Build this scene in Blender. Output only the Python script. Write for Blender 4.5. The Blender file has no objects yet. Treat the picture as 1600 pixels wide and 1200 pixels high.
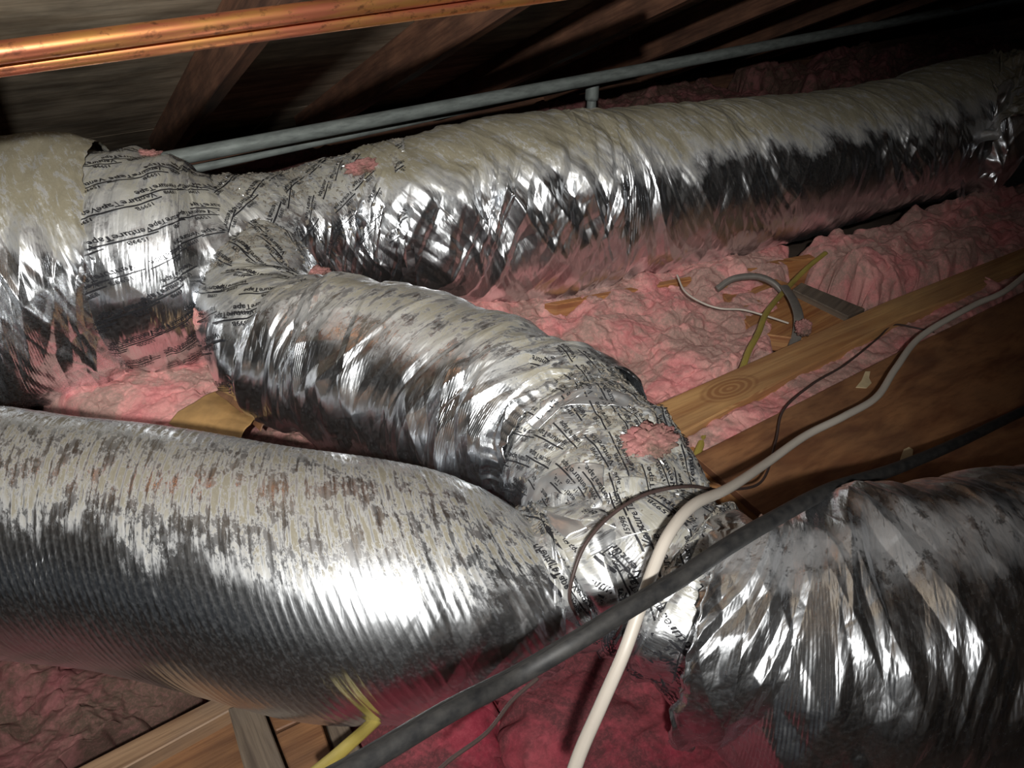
import bpy, math, random
import numpy as np
from mathutils import Vector, Matrix, noise as mnoise
PI = math.pi
random.seed(7)
sc = bpy.context.scene
C = sc.collection

# ------------------------------------------------------------------ camera
CAM = np.array([0.0, 0.0, 1.10]); PITCH = math.radians(33.8); YAW = math.radians(32.0); F = 1256.0
fh = np.array([math.sin(YAW), math.cos(YAW), 0.0]); RT = np.array([math.cos(YAW), -math.sin(YAW), 0.0])
FW = fh * math.cos(PITCH) + np.array([0, 0, -math.sin(PITCH)])
UP = fh * math.sin(PITCH) + np.array([0, 0, math.cos(PITCH)])
cd = bpy.data.cameras.new('camera'); cam = bpy.data.objects.new('camera', cd); C.objects.link(cam)
cam.location = CAM; cam.rotation_euler = (PI / 2 - PITCH, 0, -YAW)
cd.sensor_width = 36; cd.lens = F / 1600 * 36; cd.clip_start = 0.02
sc.camera = cam

# ------------------------------------------------------------------ world, flash, exposure
w = bpy.data.worlds.new('world'); sc.world = w; w.use_nodes = True
w.node_tree.nodes['Background'].inputs[0].default_value = (0.75, 0.85, 1.0, 1)
w.node_tree.nodes['Background'].inputs[1].default_value = 0.022
ld = bpy.data.lights.new('phone_flash', 'SPOT'); lo = bpy.data.objects.new('phone_flash', ld); C.objects.link(lo)
ld.energy = 255; ld.spot_size = math.radians(70); ld.spot_blend = 1.0; ld.shadow_soft_size = 0.028
ld.color = (1.0, 0.99, 0.95)
lo.location = CAM - FW * 0.75 + UP * 0.03 - RT * 0.06
fd = bpy.data.lights.new('fill_light', 'AREA'); fo = bpy.data.objects.new('fill_light', fd); C.objects.link(fo)  # added fill behind the camera, no actual lamp; lifts the black foil reflections
fd.shape = 'DISK'; fd.size = 0.55; fd.energy = 5; fd.color = (.97, .98, 1.0)
fo.location = CAM - FW * 1.0 + UP * 0.15 - RT * .15
fo.rotation_euler = Vector(FW).to_track_quat('-Z', 'Y').to_euler()
def W(px, py, depth):
    return CAM + depth * (FW + (px - 800) / F * RT + (600 - py) / F * UP)
def Z(px, py, z):
    d = FW + (px - 800) / F * RT + (600 - py) / F * UP
    return CAM + (z - CAM[2]) / d[2] * d
def depth_at(px, py, z):
    d = FW + (px - 800) / F * RT + (600 - py) / F * UP
    return (z - CAM[2]) / d[2]
aim = Vector(W(560, 370, 2.0)) - Vector(lo.location)
lo.rotation_euler = aim.to_track_quat('-Z', 'Y').to_euler()
vs = sc.view_settings; vs.view_transform = 'Standard'; vs.look = 'None'; vs.gamma = 1; vs.use_curve_mapping = False
vs.exposure = 0.0

# ------------------------------------------------------------------ numpy noise
def _h(ix, iy, seed):
    ix = ix.astype(np.int64); iy = iy.astype(np.int64)
    n = (ix * 374761393 + iy * 668265263 + seed * 974634777) & 0xffffffff
    n = ((n ^ (n >> 13)) * 1274126177) & 0xffffffff
    n = n ^ (n >> 16)
    return (n & 0xffffff) / float(0xffffff)
def vn(x, y, seed=0):                      # smooth value noise, -1..1
    x0 = np.floor(x); y0 = np.floor(y); fx = x - x0; fy = y - y0
    fx = fx * fx * (3 - 2 * fx); fy = fy * fy * (3 - 2 * fy)
    a = _h(x0, y0, seed); b = _h(x0 + 1, y0, seed); c = _h(x0, y0 + 1, seed); d = _h(x0 + 1, y0 + 1, seed)
    return 2 * ((a * (1 - fx) + b * fx) * (1 - fy) + (c * (1 - fx) + d * fx) * fy) - 1
def fbm(x, y, seed=0, o=4):
    s = 0; a = 1; t = 0
    for k in range(o):
        s = s + a * vn(x * 2 ** k + 13.7 * k, y * 2 ** k - 7.3 * k, seed + k); t += a; a *= .5
    return s / t
def tri(x, y, seed=0):                     # faceted noise on a triangular lattice, -1..1
    s = (x + y) * 0.36603; xs = x + s; ys = y + s
    i = np.floor(xs); j = np.floor(ys); fx = xs - i; fy = ys - j
    up = fx > fy
    a = _h(i, j, seed); d = _h(i + 1, j + 1, seed)
    b = np.where(up, _h(i + 1, j, seed), _h(i, j + 1, seed))
    hi = np.where(up, fx, fy); lo_ = np.where(up, fy, fx)
    return 2 * (a * (1 - hi) + b * (hi - lo_) + d * lo_) - 1
def ridge(x, y, seed=0):
    return 1 - 2 * np.abs(vn(x, y, seed))
def sstep(a, b, x):
    t = np.clip((x - a) / (b - a), 0, 1); return t * t * (3 - 2 * t)

# ------------------------------------------------------------------ mesh helpers
def link(name, me, m, parent=None):
    o = bpy.data.objects.new(name, me); C.objects.link(o)
    if m is not None: me.materials.append(m)
    if parent is not None: o.parent = parent
    return o
def tag(o, label=None, cat=None, group=None, kind=None):
    if label: o['label'] = label
    if cat: o['category'] = cat
    if group: o['group'] = group
    if kind: o['kind'] = kind
    return o
def empty(name, loc=(0, 0, 0)):
    o = bpy.data.objects.new(name, None); C.objects.link(o); o.location = loc; o.empty_display_size = .05
    return o
def reloc(o, loc):
    """move the origin of a mesh to loc, geometry stays in place"""
    loc = Vector(loc); o.data.transform(Matrix.Translation(-loc)); o.location = loc
def grid_mesh(name, V, uv=None, attr=None, flip=False, smooth=True, closed=False):
    n, m, _ = V.shape
    me = bpy.data.meshes.new(name)
    idx = np.arange(n * m).reshape(n, m)
    if closed: idx = np.concatenate([idx, idx[:, :1]], 1)
    q = np.stack([idx[:-1, :-1], idx[1:, :-1], idx[1:, 1:], idx[:-1, 1:]], -1).reshape(-1, 4)
    if flip: q = q[:, ::-1]
    me.vertices.add(n * m); me.vertices.foreach_set('co', V.reshape(-1).astype(np.float32))
    nf = len(q); me.loops.add(nf * 4); me.loops.foreach_set('vertex_index', q.reshape(-1).astype(np.int32))
    me.polygons.add(nf); me.polygons.foreach_set('loop_start', np.arange(0, nf * 4, 4, dtype=np.int32))
    me.polygons.foreach_set('loop_total', np.full(nf, 4, dtype=np.int32))
    me.polygons.foreach_set('use_smooth', np.full(nf, smooth, dtype=bool))
    me.update(calc_edges=True)
    if uv is not None:
        l = me.uv_layers.new(name='UVMap'); l.data.foreach_set('uv', uv.reshape(-1, 2)[q.reshape(-1)].reshape(-1).astype(np.float32))
    for k, v in (attr or {}).items():
        a = me.attributes.new(k, 'FLOAT', 'POINT'); a.data.foreach_set('value', v.reshape(-1).astype(np.float32))
    me.validate()
    return me
def spline(P, n):
    """Catmull-Rom through rows of P, resampled evenly along the first three columns"""
    P = np.array(P, float)
    if len(P) == 2: P = np.array([P[0], (P[0] + P[1]) / 2, P[1]])
    Q = np.vstack([2 * P[0] - P[1], P, 2 * P[-1] - P[-2]]); out = []
    for i in range(1, len(Q) - 2):
        for t in np.linspace(0, 1, 24, endpoint=False):
            a, b, c, d = Q[i - 1], Q[i], Q[i + 1], Q[i + 2]
            out.append(.5 * (2 * b + (c - a) * t + (2 * a - 5 * b + 4 * c - d) * t * t + (3 * b - a - 3 * c + d) * t ** 3))
    out.append(P[-1]); out = np.array(out)
    s = np.r_[0, np.cumsum(np.linalg.norm(np.diff(out[:, :3], axis=0), axis=1))]
    x = np.linspace(0, s[-1], n)
    return np.stack([np.interp(x, s, out[:, k]) for k in range(out.shape[1])], 1), x
class Tube: pass
def make_tube(ctrl, nL, nA, disp, roll=0, end_s=None, a0=-PI, a1=PI):
    """ctrl rows x,y,z,r. theta 0 is the top, + towards the camera side"""
    P, s = spline(ctrl, nL)
    T = np.gradient(P[:, :3], axis=0); T /= np.linalg.norm(T, axis=1)[:, None]
    up = np.array([0, 0, 1.0]); N = up - (T @ up)[:, None] * T; N /= np.linalg.norm(N, axis=1)[:, None]
    B = np.cross(T, N)
    # make +B point to the camera (towards -Y / fh)
    if np.mean(B @ fh) > 0: B = -B; flip = True
    else: flip = False
    th = np.linspace(a0, a1, nA)
    S, TH = np.meshgrid(s, th, indexing='ij'); R = P[:, 3][:, None] * np.ones_like(TH)
    D = disp(S, TH, R, s[-1])
    RR = R + D
    V = P[:, None, :3] + RR[..., None] * (np.cos(TH + roll)[..., None] * N[:, None] + np.sin(TH + roll)[..., None] * B[:, None])
    if end_s is not None: V = V + end_s(S, TH, R, s[-1])[..., None] * T[:, None]
    t = Tube(); t.V = V; t.S = S; t.TH = TH; t.R = R; t.flip = flip; t.L = s[-1]; t.s = s; t.th = th
    dS = np.gradient(V, axis=0); dT = np.gradient(V, axis=1); n = np.cross(dS, dT)
    n /= np.linalg.norm(n, axis=2)[..., None] + 1e-12
    c = V - P[:, None, :3]; sg = np.sign(np.sum(n * c, axis=2)); t.N = n * sg[..., None]
    return t
def tube_obj(name, t, m, parent=None, shear=0.0):
    uv = np.stack([t.S + shear * t.TH * np.mean(t.R), t.TH * np.mean(t.R)], -1)
    me = grid_mesh(name, t.V, uv, {'ang': np.abs(t.TH) / PI}, flip=not t.flip)
    return link(name, me, m, parent)
def cable(name, pts, r, m, parent=None, n=160, k=12, wob=0.0, seed=0, flat=1.0):
    P, s = spline([list(p) + [r] for p in pts], n)
    if wob:
        for a in range(3): P[:, a] += wob * vn(s / .12 + a * 31, s * 0 + a, seed)
    T = np.gradient(P[:, :3], axis=0); T /= np.linalg.norm(T, axis=1)[:, None]
    up = np.array([0, 0, 1.0]) if abs(np.mean(T[:, 2])) < .9 else np.array([0, 1.0, 0]); N = up - (T @ up)[:, None] * T; N /= np.linalg.norm(N, axis=1)[:, None]
    B = np.cross(T, N); th = np.linspace(0, 2 * PI, k, endpoint=False)
    V = P[:, None, :3] + r * (np.cos(th)[None, :, None] * N[:, None] + flat * np.sin(th)[None, :, None] * B[:, None])
    S, TH = np.meshgrid(s, th, indexing='ij')
    me = grid_mesh(name, V, np.stack([S, TH * r], -1), closed=True)
    import bmesh
    bm = bmesh.new(); bm.from_mesh(me); bm.verts.ensure_lookup_table()
    bm.faces.new([bm.verts[i] for i in range(k)]); bm.faces.new([bm.verts[(n - 1) * k + i] for i in range(k)][::-1])
    bmesh.ops.recalc_face_normals(bm, faces=bm.faces); bm.to_mesh(me); bm.free()
    return link(name, me, m, parent)
def prism(name, top, down, m, parent=None, bev=.0015, grain=None):
    """solid from a top polygon (3D points) swept along the vector down, with bevelled edges and UVs in metres along the grain"""
    import bmesh
    top = [Vector(p) for p in top]; down = Vector(down)
    bm = bmesh.new(); a = [bm.verts.new(p) for p in top]; b = [bm.verts.new(p + down) for p in top]
    bm.faces.new(a); bm.faces.new(b[::-1])
    for i in range(len(a)):
        j = (i + 1) % len(a); bm.faces.new([a[i], b[i], b[j], a[j]])
    bmesh.ops.recalc_face_normals(bm, faces=bm.faces)
    if bev: bmesh.ops.bevel(bm, geom=bm.edges[:], offset=bev, segments=1, affect='EDGES')
    g = Vector(grain) if grain is not None else (top[1] - top[0]); g.normalize()
    uvl = bm.loops.layers.uv.new('UVMap')
    for f in bm.faces:
        n = f.normal; v = n.cross(g)
        if v.length < .3: v = down.normalized(); gg = v.cross(g)
        v = v.normalized()
        for l in f.loops:
            c = l.vert.co - top[0]; l[uvl].uv = (c.dot(g), c.dot(v) + (0.37 if abs(n.z) < .6 else 0))
    me = bpy.data.meshes.new(name); bm.to_mesh(me); bm.free()
    return link(name, me, m, parent)
def board_px(name, quad, z, thick, m, parent=None, bev=.0015, grain=None):
    return prism(name, [Z(x, y, z) for x, y in quad], (0, 0, -thick), m, parent, bev, grain)

# ------------------------------------------------------------------ materials
def mat(name):
    m = bpy.data.materials.new(name); m.use_nodes = True; nt = m.node_tree
    return m, nt, nt.nodes['Principled BSDF']
def nd(nt, t, **kw):
    n = nt.nodes.new(t)
    for k, v in kw.items():
        if k in n.inputs: n.inputs[k].default_value = v
        else: setattr(n, k, v)
    return n
def L(nt, a, b): nt.links.new(a, b)
def ramp(nt, fac, stops):
    r = nt.nodes.new('ShaderNodeValToRGB'); e = r.color_ramp.elements
    while len(e) < len(stops): e.new(.5)
    for k, (p, c) in enumerate(stops):
        e[k].position = p; e[k].color = (c, c, c, 1) if isinstance(c, (int, float)) else (*c, 1)
    L(nt, fac, r.inputs[0]); return r.outputs[0]
def mathn(nt, op, a, b=None, clamp=False):
    n = nt.nodes.new('ShaderNodeMath'); n.operation = op; n.use_clamp = clamp
    for i, v in enumerate((a, b)):
        if v is None: continue
        if isinstance(v, (int, float)): n.inputs[i].default_value = v
        else: L(nt, v, n.inputs[i])
    return n.outputs[0]
def mixc(nt, f, a, b):
    n = nt.nodes.new('ShaderNodeMix'); n.data_type = 'RGBA'
    for s, v in ((0, f), (6, a), (7, b)):
        if isinstance(v, (int, float)): n.inputs[s].default_value = v
        elif isinstance(v, tuple): n.inputs[s].default_value = (*v, 1)
        else: L(nt, v, n.inputs[s])
    return n.outputs[2]
def uvnoise(nt, sx, sy, scale=1, detail=4, rough=.6, off=0.0, dist=0.0):
    tc = nt.nodes.new('ShaderNodeTexCoord'); mp = nt.nodes.new('ShaderNodeMapping')
    mp.inputs['Scale'].default_value = (sx, sy, 1); mp.inputs['Location'].default_value = (off, off * .7, off * 1.3)
    L(nt, tc.outputs['UV'], mp.inputs[0])
    n = nt.nodes.new('ShaderNodeTexNoise'); n.inputs['Scale'].default_value = scale; n.inputs['Detail'].default_value = detail
    n.inputs['Roughness'].default_value = rough; n.inputs['Distortion'].default_value = dist
    L(nt, mp.outputs[0], n.inputs['Vector']); return n.outputs['Fac'], mp.outputs[0]
def foil(name, dust_edge=.30, dust_soft=.07, rough=.20, dust_col=(.285, .255, .18), dust_max=1.0, rib=0.0, crinkle=.35, tint=(.82, .84, .87), speck=.5, worn=0.0):
    m, nt, b = mat(name)
    at = nd(nt, 'ShaderNodeAttribute', attribute_name='ang')
    n1, _ = uvnoise(nt, 9, 5, 1, 5, .65)                 # broad blotches
    n2, _ = uvnoise(nt, 85, 14, 1, 5, .7, 3.1)           # speckle, streaky round the duct
    n3, _ = uvnoise(nt, 260, 200, 1, 2, .6, 8.1)
    # ragged lower edge of the dust blanket
    e = mathn(nt, 'ADD', at.outputs['Fac'], mathn(nt, 'MULTIPLY', mathn(nt, 'SUBTRACT', n1, .5), .42))
    e = mathn(nt, 'ADD', e, mathn(nt, 'MULTIPLY', mathn(nt, 'SUBTRACT', n2, .5), .15))
    mr = nd(nt, 'ShaderNodeMapRange'); mr.interpolation_type = 'SMOOTHSTEP'; L(nt, e, mr.inputs[0])
    mr.inputs[1].default_value = dust_edge - dust_soft; mr.inputs[2].default_value = dust_edge + dust_soft
    mr.inputs[3].default_value = dust_max; mr.inputs[4].default_value = 0.0
    # rubbed spots inside the blanket
    rub = ramp(nt, n2, [(.36 + worn, 1 - speck), (.44 + worn, 1.0)])
    n4, _ = uvnoise(nt, 30, 20, 1, 8, .8, 12.3)
    rub2 = ramp(nt, n4, [(.40 + worn, 1 - speck), (.46 + worn, 1.0)])
    if rib:
        tc = nd(nt, 'ShaderNodeTexCoord'); sx_ = nd(nt, 'ShaderNodeSeparateXYZ'); L(nt, tc.outputs['UV'], sx_.inputs[0])
        wv = mathn(nt, 'SINE', mathn(nt, 'MULTIPLY', sx_.outputs[0], 2 * PI / rib))
        n5, _ = uvnoise(nt, 5, 30, 1, 4, .7, 22.3)
        wv = mathn(nt, 'ADD', wv, mathn(nt, 'MULTIPLY', mathn(nt, 'SUBTRACT', n5, .5), 2.4))
        rub = mathn(nt, 'MULTIPLY', rub, ramp(nt, wv, [(.55, 1.0), (1.0, .25)]))
    dust = mathn(nt, 'MULTIPLY', mathn(nt, 'MULTIPLY', mr.outputs[0], rub), rub2)
    # thin film of dust everywhere
    film = mathn(nt, 'MULTIPLY', ramp(nt, n3, [(.45, 0.0), (.75, 1.0)]), .03)
    dust = mathn(nt, 'MAXIMUM', dust, film)
    dc = mixc(nt, n3, tuple(c * .78 for c in dust_col), tuple(min(1, c * 1.18) for c in dust_col))
    L(nt, mixc(nt, dust, tint, dc), b.inputs['Base Color'])
    L(nt, mathn(nt, 'SUBTRACT', 1.0, mathn(nt, 'MULTIPLY', dust, 1.0)), b.inputs['Metallic'])
    L(nt, mathn(nt, 'ADD', rough, mathn(nt, 'MULTIPLY', dust, .6)), b.inputs['Roughness'])
    # crinkle relief
    c1, v1 = uvnoise(nt, 60, 9, 1, 2, .5, 1.7, .6)
    c2, v2 = uvnoise(nt, 150, 32, 1, 2, .5, 5.7, .4)
    hgt = mathn(nt, 'ADD', mathn(nt, 'MULTIPLY', mathn(nt, 'ABSOLUTE', mathn(nt, 'SUBTRACT', c1, .5)), 1.0), mathn(nt, 'MULTIPLY', mathn(nt, 'ABSOLUTE', mathn(nt, 'SUBTRACT', c2, .5)), .45))
    bp = nd(nt, 'ShaderNodeBump'); bp.inputs['Strength'].default_value = crinkle; bp.inputs['Distance'].default_value = .006
    L(nt, hgt, bp.inputs['Height']); L(nt, bp.outputs[0], b.inputs['Normal'])
    return m
def simple(name, col, rough=.6, metal=0.0, var=.25, sx=30, sy=30, bump=0.0, col2=None):
    m, nt, b = mat(name)
    n, _ = uvnoise(nt, sx, sy, 1, 4, .6)
    c2 = col2 or tuple(c * (1 - var) for c in col)
    L(nt, mixc(nt, ramp(nt, n, [(.35, 0.0), (.65, 1.0)]), c2, col), b.inputs['Base Color'])
    b.inputs['Roughness'].default_value = rough; b.inputs['Metallic'].default_value = metal
    if bump:
        bp = nd(nt, 'ShaderNodeBump'); bp.inputs['Strength'].default_value = bump; bp.inputs['Distance'].default_value = .002
        L(nt, n, bp.inputs['Height']); L(nt, bp.outputs[0], b.inputs['Normal'])
    return m
def wood(name, light, dark, rough=.6, gs=3.0, cs=90.0, knot=None, dirt=0.0, sliver=None, dirt_col=(.12, .10, .085)):
    m, nt, b = mat(name)
    n1, v = uvnoise(nt, gs, cs * .5, 1, 4, .6, 0, .5)       # long grain
    n2, _ = uvnoise(nt, gs * 4, cs * 3, 1, 3, .6, 4)
    n3, _ = uvnoise(nt, 5, 7, 1, 4, .6, 9)
    g = n1
    if knot:
        tc = nd(nt, 'ShaderNodeTexCoord'); mp = nd(nt, 'ShaderNodeMapping')
        mp.inputs['Location'].default_value = (-knot[0] * .45, -knot[1], 0); mp.inputs['Scale'].default_value = (.45, 1, 1)
        L(nt, tc.outputs['UV'], mp.inputs[0])
        ln = nd(nt, 'ShaderNodeVectorMath', operation='LENGTH'); L(nt, mp.outputs[0], ln.inputs[0])
        r = mathn(nt, 'SINE', mathn(nt, 'MULTIPLY', ln.outputs['Value'], 620))
        k = ramp(nt, ln.outputs['Value'], [(0.0, 1.0), (.028, .9), (.045, 0.0)])
        g = mixc(nt, k, n1, mathn(nt, 'ADD', .38, mathn(nt, 'MULTIPLY', r, .14)))
    c = mixc(nt, ramp(nt, g, [(.36, 0.0), (.62, 1.0)]), dark, light)
    c = mixc(nt, mathn(nt, 'MULTIPLY', ramp(nt, n2, [(.5, 0.0), (.7, 1.0)]), .35), c, tuple(x * .6 for x in dark))
    if sliver:
        n6, _ = uvnoise(nt, 9, 60, 1, 3, .6, 31)
        c = mixc(nt, ramp(nt, n6, [(.69, 0.0), (.72, 1.0)]), c, sliver)
    if dirt: c = mixc(nt, mathn(nt, 'MULTIPLY', ramp(nt, n3, [(.4, 0.0), (.62, 1.0)]), dirt), c, dirt_col)
    L(nt, c, b.inputs['Base Color']); b.inputs['Roughness'].default_value = rough
    bp = nd(nt, 'ShaderNodeBump'); bp.inputs['Strength'].default_value = .35; bp.inputs['Distance'].default_value = .0015
    L(nt, n2, bp.inputs['Height']); L(nt, bp.outputs[0], b.inputs['Normal'])
    return m
def fluff(name, c1, c2, dust, dust_amt=.6):
    m, nt, b = mat(name)
    tc = nd(nt, 'ShaderNodeTexCoord')
    def nz(scale, det, rough=.6, dist=0.0):
        n = nd(nt, 'ShaderNodeTexNoise'); n.inputs['Scale'].default_value = scale; n.inputs['Detail'].default_value = det
        n.inputs['Roughness'].default_value = rough; n.inputs['Distortion'].default_value = dist
        L(nt, tc.outputs['Object'], n.inputs['Vector']); return n.outputs['Fac']
    a = nz(7, 5, .6, .6); f = nz(160, 4, .7, .5); d = nz(6, 8, .72, .4)
    c = mixc(nt, ramp(nt, a, [(.38, 0.0), (.6, 1.0)]), c1, c2)
    c = mixc(nt, mathn(nt, 'MULTIPLY', ramp(nt, d, [(.42, 0.0), (.54, 1.0)]), dust_amt), c, dust)
    c = mixc(nt, mathn(nt, 'MULTIPLY', ramp(nt, f, [(.45, 0.0), (.7, 1.0)]), .35), c, tuple(min(1, x * 1.35) for x in c2))
    L(nt, c, b.inputs['Base Color']); b.inputs['Roughness'].default_value = 1.0
    b.inputs['Specular IOR Level'].default_value = .05
    b.inputs['Sheen Weight'].default_value = .25; b.inputs['Sheen Tint'].default_value = (*c2, 1)
    g = nz(90, 8, .8, .3)
    bp = nd(nt, 'ShaderNodeBump'); bp.inputs['Strength'].default_value = .3; bp.inputs['Distance'].default_value = .006
    L(nt, g, bp.inputs['Height']); L(nt, bp.outputs[0], b.inputs['Normal'])
    return m
M = {}
_g = Z(1640, 375, .035) - Z(1000, 642, .035); _g /= np.linalg.norm(_g); _k = Z(1140, 607, .035) - Z(1000, 642, .035)
KNOT = (float(_k @ _g), float(_k @ np.array([-_g[1], _g[0], 0])))
M['foil_main'] = foil('dusty_foil_main', .29, .06, .27, crinkle=.22)
M['foil_far'] = foil('dusty_foil_far', .27, .08, .29, crinkle=.22)
M['foil_branch'] = foil('dusty_foil_branch', .15, .12, .23, dust_max=.9, speck=.8, crinkle=.2, worn=.04)
M['foil_near'] = foil('dusty_foil_near', .20, .06, .25, dust_max=.95, dust_col=(.21, .185, .13), crinkle=.10, speck=.9, rib=.0137, worn=.055)
M['foil_right'] = foil('clean_foil_right', .06, .08, .26, dust_max=.4, dust_col=(.17, .14, .12), crinkle=.28, speck=.8)
M['tape'] = foil('foil_tape', .25, .12, .24, dust_max=.8, speck=.6, worn=.03, crinkle=.25, dust_col=(.29, .265, .19))
M['tape_low'] = foil('foil_tape_dusty', .33, .16, .22, dust_max=.8, crinkle=.3, dust_col=(.27, .245, .175), speck=.75, worn=.06)
M['ink'] = simple('black_print_ink', (.035, .035, .04), .4, .3)
M['scrap'] = simple('torn_foil_scrap', (.86, .87, .88), .3, .85, var=.15)
M['grit'] = simple('grey_dust_grit', (.32, .29, .24), .95, col2=(.09, .075, .06), sx=200, sy=200)
M['white_flake'] = simple('white_flake', (.8, .8, .78), .7)
M['copper'] = None
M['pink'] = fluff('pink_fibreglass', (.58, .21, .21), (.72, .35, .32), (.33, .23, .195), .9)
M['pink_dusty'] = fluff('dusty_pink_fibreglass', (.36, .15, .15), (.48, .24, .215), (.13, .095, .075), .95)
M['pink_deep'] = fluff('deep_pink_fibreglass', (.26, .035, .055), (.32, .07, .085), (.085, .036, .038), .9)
M['pink_dirty_dim'] = fluff('dimmed_dirty_pink_fibreglass', (.19, .065, .07), (.25, .11, .105), (.085, .06, .045), .95)  # some dirt, plus dim light painted in as a darker pink
M['kraft'] = simple('brown_kraft_paper', (.52, .30, .11), .7, var=.45, sx=8, sy=14, bump=.1)
M['pine'] = wood('yellow_pine', (.60, .34, .14), (.36, .16, .06), knot=KNOT, dirt=.2, cs=50, gs=1.6)
M['pine_old_dim'] = wood('dimmed_old_pine', (.30, .185, .105), (.14, .075, .04), dirt=.45)  # old pine, darkened in colour to imitate weak light at bottom left
M['pine_orange'] = wood('orange_pine', (.52, .25, .09), (.30, .10, .03), dirt=.25)
M['brown_wood'] = wood('brown_pine', (.24, .115, .05), (.13, .055, .025), dirt=.5, dirt_col=(.07, .04, .025))
M['grey_wood'] = wood('weathered_grey_wood', (.19, .145, .105), (.08, .058, .042), dirt=.4)
M['ply'] = wood('brown_plywood', (.36, .17, .075), (.17, .065, .03), gs=5, cs=30, dirt=.35, dirt_col=(.10, .06, .04))
M['deck'] = wood('roof_plywood', sliver=(.6, .5, .36), light=(.74, .62, .47), dark=(.42, .33, .235), gs=2.5, cs=36, dirt=.5, dirt_col=(.05, .04, .033))
M['rafter'] = wood('rafter_wood', (.26, .125, .075), (.11, .05, .033), dirt=.5, dirt_col=(.04, .025, .02))
M['galv'] = simple('galvanised_steel', (.36, .40, .38), .5, .3, var=.4, sx=14, sy=60)
M['white_cable'] = simple('white_cable_sheath', (.60, .54, .47), .45, var=.12, sx=8, sy=100)
M['yellow_cable'] = simple('yellow_cable_sheath', (.40, .31, .07), .5, var=.3, sx=12, sy=60)
M['black_cable'] = simple('black_cable_sheath', (.012, .012, .013), .6, var=.0, sx=40, sy=60, bump=.2, col2=(.04, .038, .036))
M['brown_wire'] = simple('thin_brown_wire', (.07, .045, .04), .55)
M['grey_strap'] = simple('grey_strap', (.22, .20, .18), .45, .3)
M['drywall'] = simple('dusty_attic_floor', (.16, .11, .085), .95, var=.5, sx=4, sy=4)
M['glue'] = simple('dried_glue', (.70, .56, .34), .6)
m, nt, b = mat('tarnished_copper'); M['copper'] = m
n1, _ = uvnoise(nt, 7, 50, 1, 4, .6); n2, _ = uvnoise(nt, 60, 90, 1, 3, .6, 5)
c = mixc(nt, ramp(nt, n1, [(.4, 0.0), (.62, 1.0)]), (.62, .20, .11), (.66, .32, .10))
c = mixc(nt, mathn(nt, 'MULTIPLY', ramp(nt, n2, [(.55, 0.0), (.68, 1.0)]), .6), c, (.10, .045, .03))
L(nt, c, b.inputs['Base Color']); b.inputs['Metallic'].default_value = .85; b.inputs['Roughness'].default_value = .38

# ------------------------------------------------------------------ setting: attic floor, roof
import bmesh
o = prism('floor', [(-7, -6, -.16), (11, -6, -.16), (11, 7, -.16), (-7, 7, -.16)], (0, 0, -.03), M['drywall'], bev=0)
tag(o, kind='structure')
SL = math.tan(math.radians(24)); Z0 = 1.72
def roofz(v): return Z0 - SL * v
ceil = empty('ceiling', (0, 0, Z0)); tag(ceil, kind='structure')
sl = Vector((0, 1, -SL)).normalized(); nrm = Vector((0, SL, 1)).normalized()
def rp(u, v, off=0.0): return Vector((u, v, roofz(v))) + nrm * off
rows = [(-1.3, -.1), (-.1, 1.1), (1.1, 2.3), (2.3, 3.5), (3.5, 4.2)]
for k, (v0, v1) in enumerate(rows):
    x = -6.2 + (k % 2) * 1.2
    while x < 10.5:
        g = .003
        q = prism('sheathing_panel', [rp(x + g, v0 + g, .012), rp(x + 2.4 - g, v0 + g, .012), rp(x + 2.4 - g, v1 - g, .012), rp(x + g, v1 - g, .012)], -nrm * .012, M['deck'], None, .001, grain=(1, 0, 0))
        q.parent = ceil; q.location = (0, 0, -Z0)
        x += 2.4
# the other roof slope behind the photographer
o = prism('wall_back', [(-7, -3.6, -.2), (11, -3.6, -.2), (11, -1.25, 2.28), (-7, -1.25, 2.28)], (0, -.02, .02), M['deck'], bev=0, grain=(1, 0, 0))
tag(o, kind='structure')
def rafter(u, v0, v1, wd, dp, label):
    q = prism('roof_rafter', [rp(u, v0), rp(u, v1), rp(u + wd, v1), rp(u + wd, v0)], -nrm * dp, M['rafter'], None, .002, grain=sl)
    reloc(q, rp(u, v1)); tag(q, label, 'rafter', 'rafters under the roof deck'); return q
for u, lb in ((-.16, 'dark roof rafter at the far left edge'), (.50, 'leftmost brown rafter in view, rising behind the copper pipes'), (1.14, 'second brown rafter from the left, rising behind the grey pipes'),
              (1.80, 'third brown rafter from the left, dim, above the grey pipe'), (2.46, 'fourth rafter from the left, nearly in darkness'), (3.12, 'fifth rafter from the left, in darkness'), (3.8, 'dark rafter above the far duct end'), (4.5, 'rafter lost in the dark upper right corner')):
    rafter(u, -.9, 3.72, .045, .13, lb)
# eave: plate board, soffit end wall and blocking
o = prism('wall_eave', [(-6, 4.1, -.16), (10.5, 4.1, -.16), (10.5, 4.1, .1), (-6, 4.1, .1)], (0, .02, 0), M['rafter'], bev=0); tag(o, kind='structure')
o = prism('wall_plate', [(-2, 3.62, .0), (9, 3.62, .0), (9, 3.74, .0), (-2, 3.74, .0)], (0, 0, -.16), M['rafter'], bev=.002, grain=(1, 0, 0)); tag(o, 'long dark wall plate under the rafter ends', 'timber')
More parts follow.
